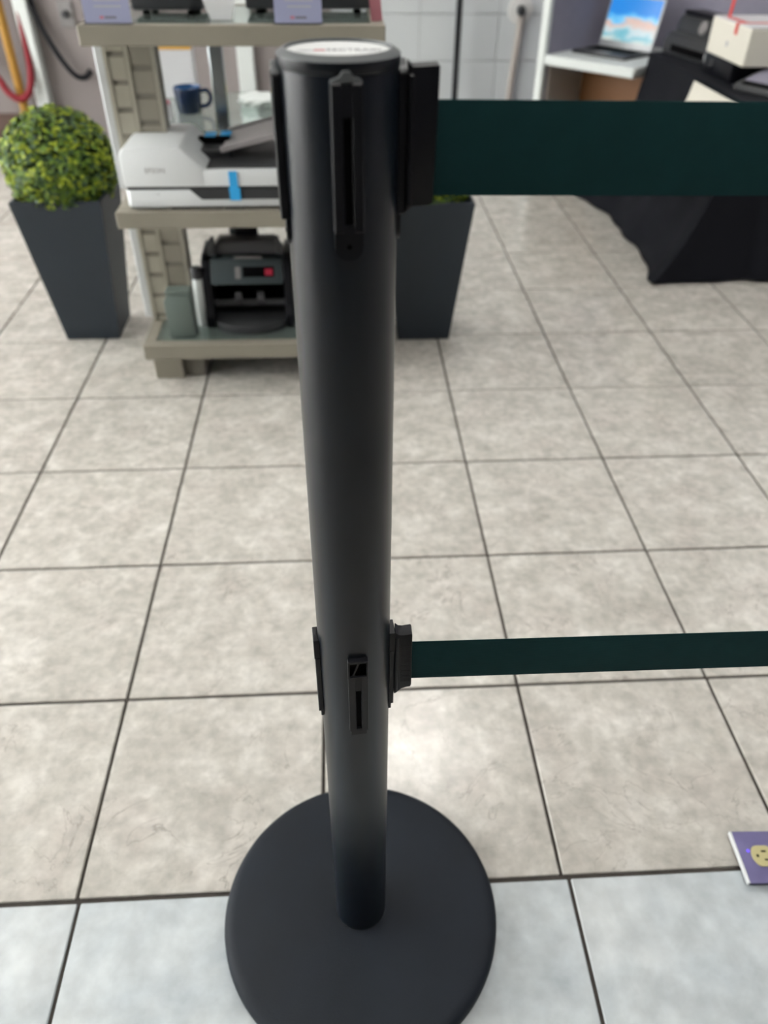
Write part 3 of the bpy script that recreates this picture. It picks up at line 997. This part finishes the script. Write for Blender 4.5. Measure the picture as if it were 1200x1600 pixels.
obj('body', box(BM(), -0.035, 0.03, 0.0, 0.05, 0.0, 0.045, 0.002), M['carton'], o)
obj('red_corner', box(BM(), -0.012, 0.030, -0.001, 0.02, 0.0452, 0.055, 0.001), M['red_plain'], o)


def lump(name, label, cat, loc, sx, sy_, sz, m, seed):
    rnd = random.Random(seed)
    bm = BM()
    bmesh.ops.create_icosphere(bm, subdivisions=3, radius=1)
    for v in bm.verts:
        k = 1 + rnd.uniform(-.14, .10)
        v.co = Vector((v.co.x * k * sx, v.co.y * k * sy_, max(-0.8, v.co.z) * k * sz))
    zmin = min(v.co.z for v in bm.verts)
    xf(bm, Matrix.Translation((0, 0, -zmin)))
    o = obj(name, bm, m)
    o.location = loc
    return tag(o, label, cat)


lump('plastic_bag', 'crumpled white plastic bag on the glass table', 'bag', (-0.25, 2.80, 0.5), 0.075, 0.06, 0.022, M['white_paint'], 1)
lump('yellow_packet', 'small crumpled yellow packet next to the white plastic bag', 'packet', (-0.175, 2.90, 0.5), 0.04, 0.03, 0.026, M['yellow_soft'], 2)

# ------------------------------------------------------------------ against the back wall, left
yp = thing('yellow_pole', 'yellow pole with orange foot standing at the far left wall', 'pole', (-1.553, 4.33, 0))
obj('shaft', tube(BM(), [(0, 0, 0.06), (0, 0, 1.5)], 0.021, 14, 1), M['yellow'], yp, 40)
obj('foot', box(BM(), -0.10, 0.06, -0.04, 0.04, 0.0, 0.06, 0.01), M['orange'], yp)
rh = obj('red_hose', tube(BM(), [(-1.525, 4.36, 1.5), (-1.52, 4.355, 1.0), (-1.522, 4.35, 0.72), (-1.518, 4.335, 0.42), (-1.530, 4.30, 0.29), (-1.575, 4.285, 0.238), (-1.625, 4.285, 0.25), (-1.665, 4.30, 0.305), (-1.74, 4.34, 0.50), (-1.75, 4.36, 1.5)], 0.016, 12, 8), M['red_hose'], None, 60)
rh.location.x = 0.045
tag(rh, 'red hose hanging in a loop at the far left wall', 'hose')
bc = thing('black_cable', 'thick black cable curving down the mauve wall left of the display stand', 'cable', (-1.41, 4.37, 1.4))
obj('cord', xf(tube(BM(), [(-1.425, 4.36, 1.5), (-1.425, 4.36, 0.9), (-1.415, 4.36, 0.66), (-1.385, 4.355, 0.52), (-1.330, 4.35, 0.40), (-1.275, 4.345, 0.328), (-1.230, 4.35, 0.318), (-1.20, 4.365, 0.345)], 0.0135, 12, 8), Matrix.Translation((1.41, -4.37, -1.4))), M['plastic'], bc, 60)
o = thing('wall_outlet', 'grey wall outlet with a plug on the mauve wall above the black cable', 'outlet', (-1.27, 4.396, 0.575))
obj('plate', box(BM(), -0.035, 0.035, -0.010, 0.0, -0.055, 0.055, 0.004, 2), M['mid_grey'], o)
obj('plug', lathe(BM(), [(0, 0), (0.016, 0), (0.014, 0.025), (0, 0.025)], 16), M['dark_grey'], o, 40).matrix_local = Matrix.Translation((0, -0.0102, 0.0)) @ Matrix.Rotation(PI / 2, 4, 'X')

# right half of the back wall
o = thing('wall_socket', 'round white socket with dark plug and beige cable on the white tiled wall', 'outlet', (0.897, 4.398, 0.592))
obj('plate', lathe(BM(), [(0, 0), (0.062, 0), (0.060, 0.010), (0.045, 0.014), (0, 0.014)], 32), M['wall_white'], o, 40).matrix_local = Matrix.Rotation(PI / 2, 4, 'X')
obj('plug', lathe(BM(), [(0, 0.0142), (0.022, 0.0142), (0.018, 0.045), (0, 0.045)], 20), M['dark_grey'], o, 40).matrix_local = Matrix.Rotation(PI / 2, 4, 'X')
obj('cable', tube(BM(), [(0, -0.03, -0.022), (0, -0.022, -0.06), (-0.004, -0.018, -0.14), (-0.016, -0.018, -0.30), (-0.022, -0.018, -0.50), (-0.022, -0.018, -0.588)], 0.016, 10, 5), M['grey_panel'], o, 60)
o = thing('black_pole_stand', 'slim upright black pole on a round foot against the white tiled wall', 'pole', (0.585, 4.30, 0))
obj('shaft', tube(BM(), [(0, 0, 0.02), (0, 0, 1.7)], 0.0145, 14, 1), M['plastic'], o, 40)
obj('foot', lathe(BM(), [(0, 0), (0.085, 0), (0.085, 0.01), (0.03, 0.02), (0, 0.02)], 32), M['plastic'], o, 40)

# ------------------------------------------------------------------ desk booth with laptop
BA = math.radians(-48)
dk = thing('desk_booth', 'white desk in a purple-grey partition booth with a brown front panel', 'desk', (0.903, 3.77, 0), BA)
# local x runs along the desk front, local y to its back
obj('side_partition', box(BM(), -0.028, -0.002, 0.0, 0.52, 0.0, 1.25), M['purple_panel'], dk)
obj('partition_edge', box(BM(), -0.032, 0.004, -0.026, 0.0, 0.0, 1.25, 0.003), M['white_paint'], dk)
obj('back_partition', box(BM(), -0.028, 0.95, 0.52, 0.545, 0.0, 1.25), M['purple_panel'], dk)
obj('desk_top', box(BM(), 0.0, 0.435, -0.02, 0.518, 0.463, 0.50, 0.004), M['white_paint'], dk)
obj('side_panel', box(BM(), 0.0, 0.012, 0.02, 0.30, 0.0, 0.462), M['grey_panel'], dk)
obj('front_panel', box(BM(), 0.012, 0.435, 0.28, 0.30, 0.0, 0.462), M['brown_wood'], dk)

lp = thing('laptop', 'open silver laptop with a bright blue screen on the white desk', 'laptop', (1.02, 3.815, 0.50), math.radians(-52))
lp.scale = (0.82, 0.82, 0.82)
obj('keyboard_deck', box(BM(), 0.0, 0.33, 0.0, 0.225, 0.0, 0.016, 0.003, 2), M['dark_grey'], lp, 30)
kb = BM()
for r_ in range(5):
    for c_ in range(13):
        box(kb, 0.02 + c_ * .0225, 0.0395 + c_ * .0225, 0.09 + r_ * .022, 0.108 + r_ * .022, 0.016, 0.0175)
k = obj('keys', kb, M['plastic_dark'], lp)
k['kind'] = 'stuff'
obj('touchpad', box(BM(), 0.12, 0.21, 0.015, 0.075, 0.016, 0.0165), M['mid_grey'], lp)
RTL = Matrix.Translation((0, 0.226, 0.016)) @ Matrix.Rotation(math.radians(-14), 4, 'X')
scn = obj('screen_lid', xf(box(BM(), 0.0, 0.33, 0.0, 0.007, 0.0, 0.235, 0.003, 2), RTL), M['silver'], lp, 30)
obj('screen', xf(box(BM(), 0.010, 0.320, -0.0012, 0.0, 0.030, 0.228), RTL), M['screen'], scn)

# ------------------------------------------------------------------ cloth covered table
TX0, TX1, TY0, TY1, TZ = 1.250, 1.74, 2.56, 3.49, 0.55
tbl = thing('folding_table', 'low table hidden under the black cloth at the right', 'table', ((TX0 + TX1) / 2, (TY0 + TY1) / 2, 0))
hw, hd = (TX1 - TX0) / 2, (TY1 - TY0) / 2
obj('table_top', box(BM(), -hw + .012, hw - .012, -hd + .012, hd - .012, TZ - .035, TZ - .004, 0.003), M['mid_grey'], tbl)
for sx in (-1, 1):
    for s2 in (-1, 1):
        obj('leg', tube(BM(), [(sx * (hw - .06), s2 * (hd - .06), 0), (sx * (hw - .06), s2 * (hd - .06), TZ - .035)], 0.016, 12, 1), M['mid_grey'], tbl, 40)
bm = BM()
per = []
NS = 40
for i in range(NS):
    per.append((TX0, TY1 - (TY1 - TY0) * i / NS, (-1, 0)))
for i in range(NS):
    per.append((TX0 + (TX1 - TX0) * i / NS, TY0, (0, -1)))
for i in range(NS):
    per.append((TX1, TY0 + (TY1 - TY0) * i / NS, (1, 0)))
for i in range(NS):
    per.append((TX1 - (TX1 - TX0) * i / NS, TY1, (0, 1)))
np_ = len(per)
rows = []
for q, (t_, z_) in enumerate(((0, TZ), (0.03, TZ - .006), (0.12, TZ * 0.86), (0.3, TZ * .66), (0.52, TZ * .42), (0.74, TZ * .22), (0.92, TZ * .06), (1.0, 0.008))):
    ring = []
    for i, (x, y, nrm) in enumerate(per):
        s = i / NS
        k = t_ ** 1.9
        wv = (0.010 * math.sin(i * 0.33 + 0.6) + 0.005 * math.sin(i * 0.81 + 1)) * t_
        if s < 1:            # left side: swept out at both ends, drawn in between
            g = (s - 0.55) / 0.55
            dx, dy = -(0.145 + 0.07 * g * g) * k - wv, -0.06 * k * max(0, (s - 0.7) / 0.3)
        elif s < 2:          # front
            q2 = max(0.0, 1 - (s - 1) / 0.25)
            dx, dy = -0.192 * k * q2, -0.055 * k - wv
        elif s < 3:
            dx, dy = 0.03 * k + wv, 0.0
        else:
            dx, dy = -0.21 * k * max(0.0, (s - 3.8) / 0.2), 0.012 * k
        ring.append(bm.verts.new((x + dx, y + dy, z_)))
    rows.append(ring)
for a, b in zip(rows[:-1], rows[1:]):
    for i in range(np_):
        bm.faces.new((a[i], a[(i + 1) % np_], b[(i + 1) % np_], b[i]))
bm.faces.new(rows[0])
cl = obj('tablecloth', bm, M['cloth'], None, 60)
tag(cl, 'black cloth draped to the floor over the table at the right', 'tablecloth')

# cream sheet hanging on the left side of the cloth
bm = BM()
sh = []
for q in range(7):
    t_ = q / 6
    z_ = TZ - 0.010 - 0.25 * t_
    out = 0.012 + 0.045 * t_ + 0.035 * t_ * t_
    sh.append([bm.verts.new((TX0 - out + d_, y_, z_)) for y_, d_ in ((2.965, 0), (2.57, 0), (2.57, 0.002), (2.965, 0.002))])
for a, b in zip(sh[:-1], sh[1:]):
    for i in range(4):
        bm.faces.new((a[i], a[(i + 1) % 4], b[(i + 1) % 4], b[i]))
bm.faces.new(sh[0])
bm.faces.new(sh[-1][::-1])
tag(obj('paper_sheet', bm, M['paper']), 'cream paper sheet hanging on the side of the black tablecloth', 'paper')

# black printer on the table
pr = thing('inkjet_printer', 'black inkjet printer with round silver button on the black cloth beside the laptop', 'printer', (1.335, 3.305, TZ), math.radians(-78))
# local x along its front (towards the viewer), local y to its back
bm = prism(BM(), [(0.0, 0.0), (0.0, 0.045), (0.02, 0.07), (0.045, 0.075), (0.06, 0.125), (0.145, 0.125), (0.145, 0.0)], 'x', -0.19, 0.165, 0.006)
obj('body', bm, M['dark_grey'], pr, 30)
obj('output_slot', box(BM(), -0.13, 0.10, -0.003, 0.004, 0.012, 0.036, 0.002), M['plastic_dark'], pr)
obj('scan_lid', box(BM(), -0.185, 0.16, 0.065, 0.142, 0.1255, 0.142, 0.004), M['plastic'], pr, 30)
obj('round_button', lathe(BM(), [(0, 0), (0.024, 0), (0.022, 0.006), (0, 0.006)], 24), M['mid_grey'], pr, 40).matrix_local = Matrix.Translation((-0.02, 0.0540, 0.100)) @ Matrix.Rotation(math.radians(73), 4, 'X')
obj('silver_knob', lathe(BM(), [(0, 0), (0.020, 0), (0.018, 0.008), (0, 0.008)], 24), M['silver'], pr, 40).matrix_local = Matrix.Translation((0.125, 0.001, 0.025)) @ Matrix.Rotation(math.radians(90), 4, 'X')
# cream box with red ribbon on a flat black unit
bu = thing('flat_black_box', 'flat black box with a round knob, under the cream box with red ribbon', 'box', (1.305, 2.965, TZ), -PI / 2)
obj('body', box(BM(), -0.120, 0.120, 0.0, 0.21, 0.0, 0.062, 0.005, 2), M['plastic'], bu, 30)
obj('round_knob', lathe(BM(), [(0, 0), (0.014, 0), (0.012, 0.006), (0, 0.006)], 20), M['dark_grey'], bu, 40).matrix_local = Matrix.Translation((-0.05, 0.0002, 0.034)) @ Matrix.Rotation(PI / 2, 4, 'X')
wb = thing('gift_box', 'cream box with red ribbon stacked on the flat black box at the right edge', 'box', (1.303, 2.955, TZ + 0.062), -PI / 2)
obj('body', box(BM(), -0.125, 0.185, 0.0, 0.20, 0.0, 0.105, 0.003), M['paper'], wb)
obj('flap', box(BM(), -0.123, 0.183, 0.002, 0.198, 0.1052, 0.109, 0.001), M['carton'], wb)
bm = BM()
box(bm, 0.070, 0.088, -0.002, 0.201, 0.1092, 0.1106)
box(bm, 0.070, 0.088, -0.003, -0.0005, 0.078, 0.1106)
box(bm, -0.04, 0.072, 0.02, 0.034, 0.1092, 0.1112)
obj('ribbon', bm, M['red_rib'], wb)
obj('ribbon_tail', xf(box(BM(), -0.010, 0.010, 0, 0.002, 0, 0.14), Matrix.Translation((-0.048, 0.02, 0.1092)) @ Matrix.Rotation(0.12, 4, 'Y')), M['red_rib'], wb)
obj('small_mark', lathe(BM(), [(0, 0), (0.009, 0), (0.009, 0.0006), (0, 0.0006)], 20), M['ink_pale'], wb).matrix_local = Matrix.Translation((0.03, -0.0001, 0.045)) @ Matrix.Rotation(PI / 2, 4, 'X')
# card terminal
ct = thing('card_terminal', 'grey handheld card terminal lying tilted on the black cloth at the right edge', 'terminal', (1.315, 2.685, TZ), math.radians(-62))
bm = prism(BM(), [(0.0, 0.0), (0.0, 0.020), (0.16, 0.062), (0.16, 0.0)], 'x', -0.075, 0.075, 0.005)
obj('body', bm, M['dark_grey'], ct, 30)
obj('screen', xf(box(BM(), -0.060, 0.060, 0.035, 0.155, 0.0, 0.002), Matrix.Translation((0, 0, 0.0205)) @ Matrix.Rotation(math.radians(14.7), 4, 'X')), M['purple_panel'], ct)
obj('keypad', xf(box(BM(), -0.05, 0.05, 0.010, 0.028, 0.0, 0.002), Matrix.Translation((0, 0, 0.0205)) @ Matrix.Rotation(math.radians(14.7), 4, 'X')), M['plastic_dark'], ct)
